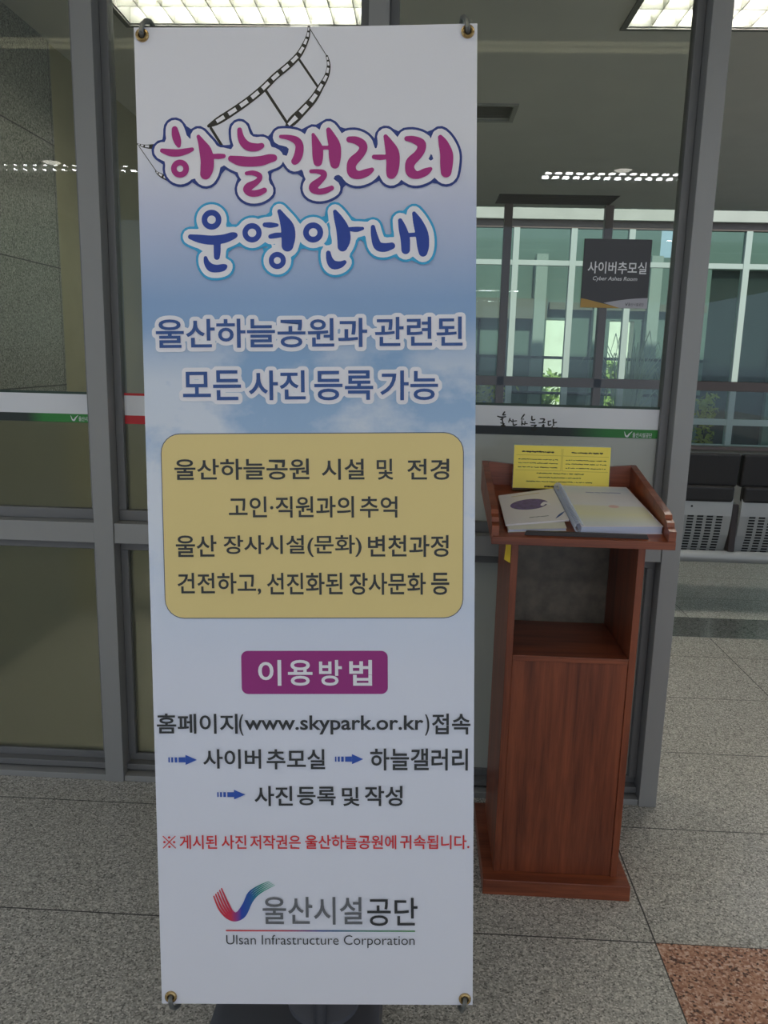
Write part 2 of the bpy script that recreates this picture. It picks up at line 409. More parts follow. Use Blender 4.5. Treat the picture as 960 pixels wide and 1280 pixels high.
def text_faces(mb, txt, u0, v0, u1, v1, P, lay=0, bold=0, grow=0, shear=0):
    vv, ff, ed = glyphs(txt, bold, shear)
    S = lambda p: (u0+(u1-u0)*p[0], v0+(v1-v0)*p[1])
    n = len(mb.v); mb.v += [P(*S(p), lay) for p in vv]; mb.f += [tuple(n+i for i in f) for f in ff]
    if grow:
        for a, b in ed:
            p, q = S(vv[a]), S(vv[b])
            stroke_faces(mb, [(p[0], p[1], 0), (q[0], q[1], 0)], P, grow, lay, 8)
def round_rect(u0, v0, u1, v1, r, n=6):
    out = []
    for cx, cy, a0 in ((u1-r, v1-r, 0), (u0+r, v1-r, 90), (u0+r, v0+r, 180), (u1-r, v0+r, 270)):
        out += [(cx+r*math.cos(R(a0+90*k/n)), cy+r*math.sin(R(a0+90*k/n))) for k in range(n+1)]
    return out
def slab(mb, x0, x1, y0, y1, z0, z1, holes):
    xs = sorted({x0, x1} | {h[i] for h in holes for i in (0, 1)}); ys = sorted({y0, y1} | {h[i] for h in holes for i in (2, 3)})
    for a, b in zip(xs, xs[1:]):
        for c, d in zip(ys, ys[1:]):
            mx, my = (a+b)/2, (c+d)/2
            if not any(h[0] < mx < h[1] and h[2] < my < h[3] for h in holes): mb.box(a, b, c, d, z0, z1)
    return mb

# lettering and drawings of the banner print, in tenths of a millimetre on the sheet (u from the middle, v from the bottom edge)
TITLE= [[-2318, 16306, 52, -2302, 16203, 71, -2276, 16101, 66, -2254, 16021, 33], [-2552, 15943, 38, -2411, 15908, 62, -2269, 15902, 62, -2126, 15928, 52, -2019, 15961, 33], [-2134, 15631, 50, -2140, 15598, 50, -2156, 15569, 50, -2181, 15546, 50, -2212, 15531, 50, -2245, 15526, 50, -2279, 15532, 50, -2309, 15547, 50, -2333, 15571, 50, -2347, 15600, 50, -2352, 15633, 50, -2346, 15665, 50, -2329, 15694, 50, -2305, 15718, 50, -2274, 15732, 50, -2240, 15737, 50, -2207, 15732, 50, -2176, 15716, 50, -2153, 15693, 50, -2138, 15663, 50, -2134, 15631, 50], [-1903, 16177, 33, -1844, 16062, 66, -1783, 15925, 109, -1756, 15765, 118, -1766, 15627, 114, -1792, 15536, 95], [-1679, 15837, 38, -1560, 15836, 47, -1465, 15840, 38], [-1173, 16284, 42, -1156, 16170, 57, -1106, 16067, 71, -1013, 15998, 76, -872, 15985, 66, -788, 16012, 47], [-1336, 15795, 52, -1183, 15755, 85, -994, 15740, 85, -805, 15752, 85, -662, 15789, 76, -579, 15800, 61], [-1064, 15541, 33, -950, 15547, 43, -844, 15505, 47, -834, 15447, 43, -906, 15379, 52, -1026, 15311, 71, -1062, 15254, 66, -992, 15196, 57, -862, 15202, 57, -754, 15247, 47], [-449, 16163, 31, -303, 16144, 47, -174, 16092, 66, -121, 16001, 71, -137, 15864, 76, -178, 15773, 71, -209, 15739, 61], [122, 16192, 28, 156, 16089, 61, 195, 15952, 94, 200, 15815, 94, 199, 15724, 76], [394, 16269, 42, 439, 16155, 75, 497, 15995, 106, 502, 15813, 106, 501, 15687, 80], [273, 15968, 33, 402, 15966, 33], [79, 15565, 33, 185, 15564, 38, 291, 15536, 52, 307, 15483, 47, 231, 15404, 57, 123, 15313, 76, 116, 15255, 66, 205, 15216, 52, 324, 15231, 52, 438, 15276, 43], [757, 16102, 52, 874, 16087, 66, 980, 16025, 75, 1003, 15945, 71, 943, 15843, 71, 824, 15730, 85, 788, 15639, 80, 811, 15536, 85, 917, 15494, 71, 1059, 15534, 66, 1154, 15583, 38], [1190, 15802, 38, 1296, 15794, 47, 1414, 15800, 38], [1397, 16146, 38, 1450, 16032, 75, 1513, 15872, 118, 1526, 15712, 118, 1512, 15575, 108, 1495, 15507, 85], [1768, 16108, 42, 1885, 16091, 61, 2014, 16026, 80, 2026, 15935, 75, 1967, 15834, 75, 1849, 15721, 85, 1818, 15630, 80, 1849, 15527, 85, 1955, 15485, 66, 2096, 15536, 66, 2186, 15588, 33], [2359, 16125, 42, 2413, 16011, 84, 2467, 15840, 113, 2468, 15681, 113, 2461, 15533, 94]]
GUIDE= [[-1577, 14746, 50, -1584, 14708, 50, -1602, 14674, 50, -1631, 14647, 50, -1666, 14630, 50, -1706, 14625, 50, -1744, 14631, 50, -1779, 14649, 50, -1807, 14676, 50, -1824, 14710, 50, -1829, 14748, 50, -1822, 14786, 50, -1803, 14820, 50, -1775, 14847, 50, -1739, 14864, 50, -1700, 14870, 50, -1661, 14864, 50, -1626, 14846, 50, -1599, 14819, 50, -1582, 14784, 50, -1577, 14746, 50], [-2087, 14454, 43, -1925, 14418, 72, -1711, 14393, 81, -1495, 14414, 76, -1351, 14459, 67, -1291, 14475, 48], [-1612, 14334, 62, -1615, 14194, 62, -1622, 14101, 53], [-1825, 14084, 33, -1803, 13997, 53, -1733, 13915, 72, -1626, 13896, 67, -1518, 13914, 62, -1470, 13937, 33], [-862, 14514, 48, -868, 14476, 48, -887, 14443, 48, -914, 14416, 48, -949, 14399, 48, -988, 14394, 48, -1026, 14400, 48, -1060, 14418, 48, -1087, 14444, 48, -1104, 14478, 48, -1109, 14516, 48, -1103, 14553, 48, -1084, 14586, 48, -1057, 14613, 48, -1022, 14629, 48, -983, 14635, 48, -945, 14629, 48, -911, 14611, 48, -884, 14585, 48, -867, 14551, 48, -862, 14514, 48], [-757, 14652, 38, -657, 14646, 48, -538, 14645, 29], [-660, 14447, 38, -565, 14465, 48, -446, 14475, 38], [-492, 14881, 38, -429, 14765, 71, -353, 14602, 119, -339, 14440, 124, -358, 14289, 105], [-436, 14029, 45, -441, 13997, 45, -457, 13968, 45, -481, 13945, 45, -511, 13930, 45, -545, 13925, 45, -578, 13930, 45, -607, 13945, 45, -631, 13969, 45, -646, 13998, 45, -650, 14031, 45, -645, 14063, 45, -629, 14092, 45, -605, 14115, 45, -575, 14130, 45, -541, 14135, 45, -508, 14129, 45, -479, 14114, 45, -455, 14091, 45, -440, 14062, 45, -436, 14029, 45], [230, 14511, 51, 223, 14472, 51, 205, 14438, 51, 176, 14410, 51, 140, 14393, 51, 101, 14387, 51, 61, 14393, 51, 26, 14411, 51, -2, 14439, 51, -20, 14474, 51, -26, 14513, 51, -19, 14551, 51, 0, 14586, 51, 28, 14613, 51, 64, 14630, 50, 104, 14636, 50, 143, 14630, 50, 178, 14612, 50, 206, 14584, 50, 224, 14549, 51, 230, 14511, 51], [495, 14867, 36, 553, 14745, 77, 625, 14571, 113, 648, 14397, 119, 623, 14267, 89], [759, 14564, 36, 878, 14560, 45, 982, 14574, 27], [369, 14153, 42, 391, 14036, 60, 456, 13948, 77, 575, 13948, 60, 656, 13991, 36], [1166, 14596, 39, 1188, 14451, 59, 1247, 14277, 77, 1365, 14241, 77, 1499, 14269, 59], [1649, 14707, 38, 1693, 14563, 71, 1737, 14389, 83, 1745, 14200, 77], [1811, 14455, 36, 1930, 14460, 36], [1895, 14826, 35, 1960, 14676, 83, 2033, 14473, 113, 2054, 14270, 107, 2054, 14154, 77]]
FILM= [[68, 18015, 20, 50, 17864, 35, -35, 17677, 47, -135, 17527, 55, -315, 17359, 59, -535, 17191, 59, -736, 17003, 63, -977, 16815, 63, -1259, 16627, 64, -1541, 16458, 64, -1722, 16364, 28], [377, 17522, 20, 407, 17371, 32, 366, 17182, 43, 253, 16993, 55, 132, 16804, 67, -69, 16597, 75, -249, 16427, 79, -342, 16343, 32], [-2995, 16069, 12, -2868, 16029, 28, -2709, 16020, 44], [-2681, 15595, 12, -2582, 15524, 36, -2444, 15465, 48]]
FBAR= [[-136, 17509, 20, 221, 16994, 20], [-698, 16946, 24, -341, 16408, 24], [-1683, 16325, 24, -1502, 16036, 24], [87, 17977, 6, 377, 17522, 6], [-2968, 16030, 6, -2661, 15583, 6]]
TEXTS=[
   ('울산하늘공원과', -2755, 12500, 1052, 13015, 'sub', 15) ,
   ('관련된', 1191, 12514, 2762, 13028, 'sub', 12) ,
   ('모든', -2291, 11566, -1236, 12100, 'sub', 15) ,
   ('사진', -1096, 11560, -68, 12093, 'sub', 15) ,
   ('등록', 90, 11553, 1154, 12086, 'sub', 15) ,
   ('가능', 1281, 11547, 2323, 12079, 'sub', 15) ,
   ('울산하늘공원', -2484, 10122, -17, 10505, 'body', 14) ,
   ('시설', 207, 10115, 986, 10497, 'body', 14) ,
   ('및', 1209, 10112, 1509, 10494, 'body', 14) ,
   ('전경', 1764, 10108, 2528, 10490, 'body', 14) ,
   ('고인·직원과의', -1503, 9425, 789, 9818, 'body', 14) ,
   ('추억', 898, 9420, 1583, 9811, 'body', 14) ,
   ('울산', -2494, 8706, -1744, 9108, 'body', 14) ,
   ('장사시설(문화)', -1615, 8701, 925, 9103, 'body', 14) ,
   ('변천과정', 1041, 8695, 2518, 9096, 'body', 14) ,
   ('건전하고,', -2480, 7999, -936, 8411, 'body', 14) ,
   ('선진화된', -826, 7996, 572, 8407, 'body', 14) ,
   ('장사문화', 694, 7993, 2101, 8403, 'body', 14) ,
   ('등', 2198, 7990, 2533, 8401, 'body', 14) ,
   ('이', -1018, 6284, -587, 6772, 'white', 18) ,
   ('용', -463, 6284, -5, 6772, 'white', 18) ,
   ('방', 118, 6284, 542, 6771, 'white', 18) ,
   ('법', 679, 6283, 1102, 6771, 'white', 18) ,
   ('홈페이지', -2939, 5364, -1421, 5752, 'body', 16) ,
   ('(', -1394, 5328, -1311, 5737, 'body', 16) ,
   ('www.skypark.or.kr', -1290, 5350, 2056, 5716, 'body', 16) ,
   (')', 2084, 5329, 2166, 5737, 'body', 16) ,
   ('접속', 2214, 5350, 2932, 5751, 'body', 16) ,
   ('사이버', -2085, 4690, -992, 5066, 'body', 16) ,
   ('추모실', -888, 4676, 210, 5067, 'body', 16) ,
   ('하늘갤러리', 1058, 4657, 2887, 5082, 'body', 16) ,
   ('사진', -1129, 3962, -407, 4355, 'body', 16) ,
   ('등록', -324, 3977, 403, 4342, 'body', 16) ,
   ('및', 521, 3964, 853, 4335, 'body', 16) ,
   ('작성', 950, 3965, 1662, 4358, 'body', 16) ,
   ('※', -2892, 3115, -2640, 3390, 'red', 13) ,
   ('게시된', -2570, 3116, -1857, 3391, 'red', 13) ,
   ('사진', -1773, 3117, -1299, 3392, 'red', 13) ,
   ('저작권은', -1229, 3119, -267, 3394, 'red', 13) ,
   ('울산하늘공원에', -183, 3122, 1541, 3396, 'red', 13) ,
   ('귀속됩니다.', 1611, 3125, 2921, 3399, 'red', 13) ,
   ('울산시설', -1014, 1623, 890, 2174, 'gray', 10) ,
   ('공단', 983, 1599, 1942, 2159, 'body', 8) ,
   ('Ulsan Infrastructure Corporation', -1722, 1157, 1885, 1410, 'body', -6) ,
]
ARROWS= [([-2742, 4945], [-2205, 4768]), ([397, 4961], [926, 4784]), ([-1835, 4268], [-1304, 4097])]
LOGO= [[-1944, 2178, 12, -1848, 1927, 19, -1703, 1753, 21, -1537, 1695, 21, -1359, 1793, 21, -1219, 2074, 19, -1054, 2248, 12, -775, 2402, 5], [-1906, 2216, 12, -1805, 1956, 19, -1674, 1782, 21, -1527, 1734, 21, -1362, 1851, 21, -1232, 2117, 19, -1063, 2281, 12, -802, 2422, 5], [-1868, 2255, 12, -1763, 1985, 19, -1646, 1811, 21, -1517, 1773, 21, -1366, 1909, 21, -1246, 2160, 19, -1072, 2315, 12, -830, 2441, 5], [-1830, 2294, 12, -1721, 2014, 19, -1618, 1840, 21, -1507, 1812, 21, -1370, 1967, 21, -1259, 2204, 18, -1080, 2349, 12, -857, 2460, 5], [-1793, 2332, 12, -1678, 2043, 19, -1589, 1870, 21, -1497, 1850, 21, -1373, 2025, 21, -1272, 2247, 18, -1089, 2382, 12, -884, 2479, 5]]
LINE=[-1727, 1506, 1895, 1475]

# ================================================================== SETTING
GY = 2.54            # front face of the glazed partition
ZC = 3.0
# fixtures recessed in the ceiling: (x0, x1, y0, y1)
FIX = [(-1.43, -.25, 3.50, 4.07), (.88, 2.10, 3.50, 4.07),
       (.93, 2.14, -2.10, -1.74), (-1.39, -.18, -2.10, -1.74), (-3.71, -2.50, -2.10, -1.74), (3.0, 3.42, 6.28, 6.44)]
VENT = (-.09, .50, 5.24, 5.55)
SLOT = (.66, 1.78, 7.93, 8.42)
COVE = (-3.0, 3.4, .84, 1.0)

floor = MB().box(-8, 10, -9, 8.5, -.1, 0)
floor.box(.661, 1.639, 1.349, 1.879, 0, .0006); floor.box(-1.9, 6.4, 4.32, 4.67, 0, .0006)  # second box: darker band across the floor in front of the bench
fo = floor.build('floor', M['floor']); stag(fo, 'polished grey granite tile floor with one red granite inlay', 'floor')
fo.data.materials.append(M['pink']); fo.data.materials.append(M['dark_band'])
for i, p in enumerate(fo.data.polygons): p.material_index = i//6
c = slab(MB(), -4.2, 7.2, -4.6, 8.6, ZC, ZC+.02, FIX+[VENT, SLOT, COVE])
stag(c.build('ceiling', M['ceiling']), 'plain pale ceiling with recessed louvred lights', 'ceiling')
stag(MB().box(-4.2, 7.2, -4.6, 8.45, ZC+.14, ZC+.18).build('trim_1', M['concrete']), 'roof slab above the ceiling', 'roof')
stag(MB().box(-2.15, -1.925, 2.68, 4.30, 0, ZC).build('wall_left', M['wall_granite']), 'grey granite wall running back behind the left glass', 'wall')
stag(MB().box(-2.15, -1.935, 4.30, 8.5, 0, ZC).build('wall_side', M['olive']), 'olive painted wall beyond the granite wall', 'wall')
stag(MB().box(-4.4, -4.2, -5.2, -1.6, 0, ZC).build('wall_added_left', M['olive']), 'unseen olive wall added left of the entrance to dim the mirrored daylight', 'wall')  # unseen stub wall, added to keep bright daylight out of the left glass
stag(MB().box(-2.15, 6.8, 8.50, 8.62, 0, .62).build('wall_back', M['sill_wall']), 'low wall under the far row of windows', 'wall')

# far window wall: brown posts and rail at the hall's edge, the white framed green glazing across a light gap
wb = struct('window_1', 'brown posts and rail along the far edge of the hall', 'window')
MB().box(-2.0, 6.6, 8.53, 8.545, .62, 2.99).build('pane', M['clear'], wb)
for x in (-1.07, -.13, .80, 1.79):
    MB().box(x-.04, x+.04, 8.40, 8.49, .62, 2.998).build('brown_post', M['brown_frame'], wb, .004)
MB().box(-1.9, 6.5, 8.40, 8.47, 1.22, 1.315).build('brown_rail', M['brown_frame'], wb, .004)
MB().box(-1.9, 6.5, 8.36, 8.50, .62, .655).build('sill', M['brown_frame'], wb, .004)
wg = struct('window_5', 'white framed green glazing beyond the brown rail', 'window')
f = MB(); Q = 1.2
for x in [(-1.4+.575*k)*Q for k in range(14)]: f.box(x-.036, x+.036, 10.19, 10.28, .40, 3.05)
for z0, z1 in ((2.616, 2.676), (.74, .815), (.42, .50)): f.box(-2.6, 8.2, 10.20, 10.27, z0, z1)
f.build('white_frame', M['white_frame'], wg)
MB().box(-2.6, 8.2, 10.19, 10.28, 3.05, 3.14).build('head_rail', M['brown_frame'], wg)
MB().box(-2.6, 8.2, 10.235, 10.25, .45, 3.06).build('pane', M['green_glass'], wg)
stag(MB().box(-2.6, 8.2, 10.12, 10.4, 3.14, 3.34).build('trim_2', M['concrete']), 'pale concrete lintel above the green glazing', 'lintel')
stag(MB().box(-2.6, 8.2, 10.15, 10.4, -.02, .42).build('wall_front', M['concrete']), 'low concrete wall under the green glazing', 'wall')

# glazed partition
stag(MB().box(-1.071, -1.006, GY, GY+.12, 0, ZC).build('trim_3', M['alu'], bevel=.002), 'grey aluminium post left of the banner', 'post')
stag(MB().box(.787, .846, GY, GY+.14, 0, ZC).build('trim_4', M['alu'], bevel=.002), 'grey aluminium post right of the lectern', 'post')
stag(MB().box(-.19, -.13, GY, GY+.12, 0, ZC).build('trim_5', M['alu'], bevel=.002), 'grey aluminium post behind the banner', 'post')
def panel(name, x0, x1, label, stripe, low, line, dy=.08):
    w = struct(name, label, 'glass panel')
    MB().box(x0, x1, GY+.004, GY+.116, .864, .932).build('transom', M['alu'], w, .002)
    s = MB()
    y0, y1 = GY+dy-.025, GY+dy+.025
    for a, b in ((0, .03), (.932, .968), (.83, .864)): s.box(x0, x1, y0, y1, a, b)
    s.box(x0, x1, GY+.035, GY+.116, .03, .052); s.box(x0, x1, y0+.012, y1, .052, .078)
    for xa, xb in ((x0, x0+.026), (x1-.026, x1)):
        s.box(xa, xb, y0, y1, .078, .83); s.box(xa, xb, y0, y1, .968, ZC)
    s.build('glazing_stop', M['alu_dark'], w, .002)
    MB().box(x0, x1, GY+.006, GY+.11, 0, .022).build('bottom_rail', M['alu'], w, .002)
    g0, g1 = GY+dy-.004, GY+dy+.004
    MB().box(x0+.02, x1-.02, g0, g1, 1.30, ZC).build('clear_pane', M['clear'], w)
    MB().box(x0+.02, x1-.02, g0, g1, .96, 1.299).build('frosted_pane', low, w)
    MB().box(x0+.02, x1-.02, g0, g1, .07, .84).build('frosted_pane', low, w)
    b = MB().box(x0+.024, x1-.024, g0-.002, g0-.0004, 1.284, 1.349).build('white_band', M['band'], w)
    MB().box(x0+.024, x1-.024, g0-.002, g0-.0004, 1.256, 1.2838).build('coloured_stripe', stripe, w)
    MB().box(x0+.024, x1-.024, g0-.002, g0-.0004, 1.3492, 1.357).build('thin_line', line, w)
    return w, g0-.0024
green_line = mat('dark_green_line', (40, 62, 48), .4)
wl, gy = panel('window_2', -2.3, -1.0715, 'left glass panel with white band and green stripe', M['stripe_l'], M['frost'], green_line)
w2, _ = panel('window_3', -1.0055, -.1905, 'glass panel partly behind the banner with a red stripe', M['red_stripe'], M['frost'], M['red_stripe'])
wr, _ = panel('window_4', -.1295, .7865, 'glass panel behind the lectern with lettered white band', M['stripe_r'], M['frost_pale'], green_line)
def small_logo(parent, x, z, h):
    """white wing mark and the name of the public corporation"""
    P = lambda u, v, l: (x+u*h, gy, z+v*h)
    mb = MB()
    stroke_faces(mb, [(0, .95, .03), (.22, .35, .10), (.5, .25, .13), (.75, .6, .10), (1.15, 1.0, .03)], P)
    text_faces(mb, '울산시설공단', 1.25, .12, 4.2, .85, P, 0, 8)
    mb.build('logo_lettering', M['sign_text'], parent)
small_logo(wl, -1.162, 1.258, .021)
small_logo(wr, .655, 1.256, .021)
cal = [[(318,97,5),(303,124,4),(326,122,4)],[(255,138,3),(290,146,5),(330,140,4)],[(296,148,4),(303,180,4),(312,205,3)],[(285,168,3),(308,160,3)],[(288,200,3),(320,208,4),(296,228,5),(325,228,8)],
 [(372,155,3),(362,190,3)],[(372,168,3),(392,184,3)],[(400,165,3),(402,192,3)],[(402,180,2),(434,176,3)],[(404,202,3),(410,218,5),(437,210,3)],
 [(504,115,4),(494,130,5),(480,150,3)],[(476,160,2),(502,158,2)],[(485,172,3),(487,212,5)],[(490,198,3),(506,206,3)],[(514,180,3),(513,210,3)],[(514,198,2),(536,200,3)],
 [(576,130,4),(580,165,5),(606,158,3)],[(566,188,3),(608,192,4)],[(574,216,3),(620,212,4),(606,226,4),(580,250,5),(606,258,7),(626,238,7)],
 [(655,152,3),(694,154,5),(682,178,4)],[(646,190,3),(702,184,4)],[(690,202,3),(678,218,4),(694,222,4),(692,204,3)],
 [(730,174,4),(754,170,3)],[(732,174,3),(736,208,5),(758,203,3)],[(778,156,5),(784,212,4)],[(786,184,4),(808,180,4)],[(772,218,3),(774,238,5),(816,233,6)]]
mb = MB(); P = lambda u, v, l: (.247+(u-258)*.000343, gy, 1.3285-(v-97)*.000343)
for s in cal: stroke_faces(mb, s, P, 2.2)
mb.build('brush_lettering', M['ink'], wr)

# ceiling fittings
def light(x0, x1, y0, y1, label, n, cells, ntube=3, tz_=.075):
    e = empty('ceiling_light', ((x0+x1)/2, (y0+y1)/2, ZC)); tag(e, label, 'ceiling light', 'louvred ceiling lights')
    hx, hy = (x1-x0)/2, (y1-y0)/2
    f = MB()
    for a in ((-hx-.025, hx+.025, -hy-.025, -hy), (-hx-.025, hx+.025, hy, hy+.025), (-hx-.025, -hx, -hy, hy), (hx, hx+.025, -hy, hy)): f.box(*a, -.008, -.0005)
    for a in ((-hx+.001, hx-.001, -hy+.001, -hy+.006), (-hx+.001, hx-.001, hy-.006, hy-.001), (-hx+.001, -hx+.006, -hy+.006, hy-.006), (hx-.006, hx-.001, -hy+.006, hy-.006)): f.box(*a, 0, .12)
    f.box(-hx+.001, hx-.001, -hy+.001, hy-.001, .12, .13)
    f.build('frame', M['housing'], e)
    l = MB()
    for k in range(1, ntube):
        y = -hy + 2*hy*k/ntube; l.hexa([(-hx+.01, y-.002, 0), (hx-.01, y-.002, 0), (hx-.01, y+.002, 0), (-hx+.01, y+.002, 0)], [(-hx+.01, y-.018, .05), (hx-.01, y-.018, .05), (hx-.01, y+.018, .05), (-hx+.01, y+.018, .05)])
    for k in range(1, cells):
        x = -hx + 2*hx*k/cells; bw = .002 if tz_ > .05 else .014; bz = 0 if tz_ > .05 else -.008
        l.hexa([(x-bw, -hy+.01, bz), (x+bw, -hy+.01, bz), (x+bw, hy-.01, bz), (x-bw, hy-.01, bz)], [(x-.008, -hy+.01, .05), (x+.008, -hy+.01, .05), (x+.008, hy-.01, .05), (x-.008, hy-.01, .05)])
    l.build('louver', M['louver'], e)
    for k in range(ntube):
        y = -hy + 2*hy*(k+.5)/ntube
        MB().tube([(-hx+.03, y, tz_), (hx-.03, y, tz_)], (.016 if tz_ > .05 else .0145), 10).build('tube', M['tube' if tz_ > .05 else 'tube_entry'], e, smooth=True)
    return e
light(*FIX[0], 'louvred ceiling light seen above the banner top', 0, 11)
light(*FIX[1], 'louvred ceiling light cut by the right post at top right', 0, 11)
light(*FIX[2], 'louvred ceiling light over the entrance, mirrored faintly above the door sign', 0, 14, 2, .012)
light(*FIX[3], 'louvred ceiling light over the entrance, straight behind the viewer', 0, 14, 2, .02)
light(*FIX[4], 'louvred ceiling light over the entrance, mirrored in the left glass', 0, 14, 2, .021)
light(*FIX[5], 'short ceiling light beyond the right edge, mirrored in the floor', 0, 4, 2, .012)
def downlight(x, y, label):
    e = empty('downlight', (x, y, ZC)); tag(e, label, 'downlight', 'round downlights')
    MB().lathe([(.085, -.001), (.085, -.006), (.075, -.012)], (0, 0, 0)).build('trim_ring', M['white'], e, smooth=True)
    MB().lathe([(.068, -.012), (.06, -.018), (.03, -.021)], (0, 0, 0)).build('lens', M['lamp'], e, smooth=True)
downlight(1.54, -1.62, 'round downlight beside the entrance light, mirrored above the door sign')
downlight(-3.1, -1.62, 'round downlight mirrored in the left glass')
downlight(-.6, 1.2, 'round downlight mirrored above the banner top')
downlight(2.95, 5.0, 'round downlight over the waiting bench')
downlight(-1.2, 6.2, 'round downlight at the far left of the hall')
# cove slot over the entrance: two thin strips of light
e = empty('cove_light', (.2, .92, ZC)); tag(e, 'long ceiling slot light, mirrored as a pale bar in the glass', 'ceiling light')
MB().box(-3.199, 3.199, -.079, .079, .10, .12).box(-3.199, 3.199, -.079, -.074, 0, .10).box(-3.199, 3.199, .074, .079, 0, .10).box(-3.199, 3.199, -.006, .006, 0, .03).build('housing', M['white'], e)
strip = mat('cove_strip', (255, 246, 214), .5, emit=4)
for y in (-.045, .04): MB().box(-3.15, 3.15, y-.03, y+.03, .05, .06).build('light_strip', strip, e)
e = empty('ceiling_vent', (.205, 5.395, ZC)); tag(e, 'square ceiling air vent seen right of the banner top', 'vent')
f = MB()
for a in ((-.32, .32, -.18, -.152), (-.32, .32, .152, .18), (-.32, -.292, -.152, .152), (.292, .32, -.152, .152)): f.box(*a, -.012, -.0005)
f.box(-.29, .29, -.15, .15, .06, .07)
f.build('frame', M['vent'], e)
f = MB()
for k in range(6):
    y = -.12+.048*k; f.hexa([(-.292, y, 0), (.292, y, 0), (.292, y+.004, 0), (-.292, y+.004, 0)], [(-.292, y+.03, .035), (.292, y+.03, .035), (.292, y+.034, .035), (-.292, y+.034, .035)])
f.build('slat', M['vent'], e)
e = empty('ceiling_grille', (1.22, 8.175, ZC)); tag(e, 'long dark ceiling grille just in front of the far windows', 'grille')
f = MB().box(-.559, .559, -.244, .244, .10, .11)
for a in ((-.559, .559, -.244, -.238), (-.559, .559, .238, .244), (-.559, -.553, -.238, .238), (.553, .559, -.238, .238)): f.box(*a, 0, .10)
f.build('housing', M['dark_grille'], e)
f = MB()
for k in range(8): f.box(-.552, .552, -.21+.06*k-.006, -.21+.06*k+.006, .004, .03)
f.build('slat', M['dark_grille'], e)

# ================================================================== BENCH (seen from behind)
bench = empty('waiting_bench', (2.15, 4.86, 0)); tag(bench, 'waiting bench with black pads and perforated grey steel seats, behind the right post', 'bench')
prof = [(-.17, .72), (-.165, .62), (-.14, .50), (-.10, .40), (-.03, .325), (.06, .305), (.18, .33), (.30, .37), (.33, .36)]  # (y, z)
for sx in (-.58, 0, .58):
    seat = MB(); hw = .265
    for (y0, z0), (y1, z1) in zip(prof, prof[1:]):
        seat.hexa([(sx-hw, y0, z0), (sx+hw, y0, z0), (sx+hw, y1, z1), (sx-hw, y1, z1)], [(sx-hw, y0+.012, z0+.008), (sx+hw, y0+.012, z0+.008), (sx+hw, y1+.012, z1+.008), (sx-hw, y1+.012, z1+.008)])
    so = seat.build('seat_shell', M['steel'], bench)
    sl = MB()
    def on(zt):
        for (y0, z0), (y1, z1) in zip(prof[:5], prof[1:6]):
            if z1 <= zt <= z0: t = (z0-zt)/(z0-z1); return y0+(y1-y0)*t
        return -.03
    for cx in range(-4, 4):
        for r in range(17):
            za = .62-.018*r; zb = za-.010; x = sx+.03+cx*.056
            ya, yb = on(za)-.002, on(zb)-.002
            sl.prism([(x-.018, ya, za), (x+.018, ya, za), (x+.018, yb, zb), (x-.018, yb, zb)], (0, .004, 0))
    sl.build('slot_pattern', M['slot'], so)
    MB().lathe([(.006, 0), (.006, .004)], (sx+.03, -.168, .675), 12, 'y').build('screw', M['slot'], so)
    MB().hexa([(sx-hw, -.175, .70), (sx+hw, -.175, .70), (sx+hw, -.115, .70), (sx-hw, -.115, .70)], [(sx-hw, -.185, .80), (sx+hw, -.185, .80), (sx+hw, -.125, .80), (sx-hw, -.125, .80)]).build('back_pad', M['black'], bench, .018, seg=4)
    MB().hexa([(sx-hw-.018, -.155, .79), (sx+hw+.018, -.155, .79), (sx+hw+.018, -.095, .79), (sx-hw-.018, -.095, .79)], [(sx-hw-.018, -.18, .99), (sx+hw+.018, -.18, .99), (sx+hw+.018, -.12, .99), (sx-hw-.018, -.12, .99)]).build('head_pad', M['black'], bench, .016, seg=4)
    MB().hexa([(sx-hw+.01, -.02, .35), (sx+hw-.01, -.02, .35), (sx+hw-.01, .31, .40), (sx-hw+.01, .31, .40)], [(sx-hw+.01, -.06, .41), (sx+hw-.01, -.06, .41), (sx+hw-.01, .31, .45), (sx-hw+.01, .31, .45)]).build('seat_pad', M['black'], bench, .015, seg=3)
for ax in (-.29, .29):
    a = MB().tube([(ax, -.10, .33), (ax-.004, -.12, .48), (ax, -.10, .60), (ax, .02, .655), (ax, .22, .645), (ax, .28, .60)], .021, 10)
    a.build('armrest', M['arm'], bench, smooth=True)
    MB().box(ax-.021, ax+.021, -.15, -.09, .40, .69).build('arm_bracket', M['arm'], bench, .008)
MB().tube([(-.92, -.135, .368), (.92, -.135, .368)], .036, 16).build('beam', M['steel'], bench, smooth=True)
for lx in (-.80, .80):
    MB().box(lx-.03, lx+.03, -.16, -.11, .03, .35).box(lx-.035, lx+.035, -.26, .32, 0, .04).build('leg', M['steel'], bench, .008)

# ================================================================== LECTERN
lec = empty('lectern', (.424, 2.24, 0)); tag(lec, 'reddish wooden lectern with open niche and sloping tray, right of the banner', 'lectern')
lx0, lx1, ly0, ly1 = -.174, .178, -.16, .16      # body, in lectern space
MB().box(-.206, .208, -.20, .20, 0, .047).build('base', M['wood_x'], lec, .002)
MB().box(lx0, lx0+.019, ly0, ly1, .047, 1.03).build('side_panel', M['wood'], lec, .001)
MB().box(lx1-.019, lx1, ly0, ly1, .047, 1.03).build('side_panel', M['wood'], lec, .001)
MB().box(lx0+.0195, lx1-.0195, ly0+.004, ly0+.02, .0475, .69).build('front_panel', M['wood'], lec, .001)
MB().box(lx0+.0195, lx1-.0195, ly0+.001, ly1-.02, .69, .706).build('shelf', M['wood_x'], lec, .001)
MB().box(lx0+.0195, lx1-.0195, ly1-.018, ly1-.006, .0475, 1.02).build('back_panel', M['niche'], lec)
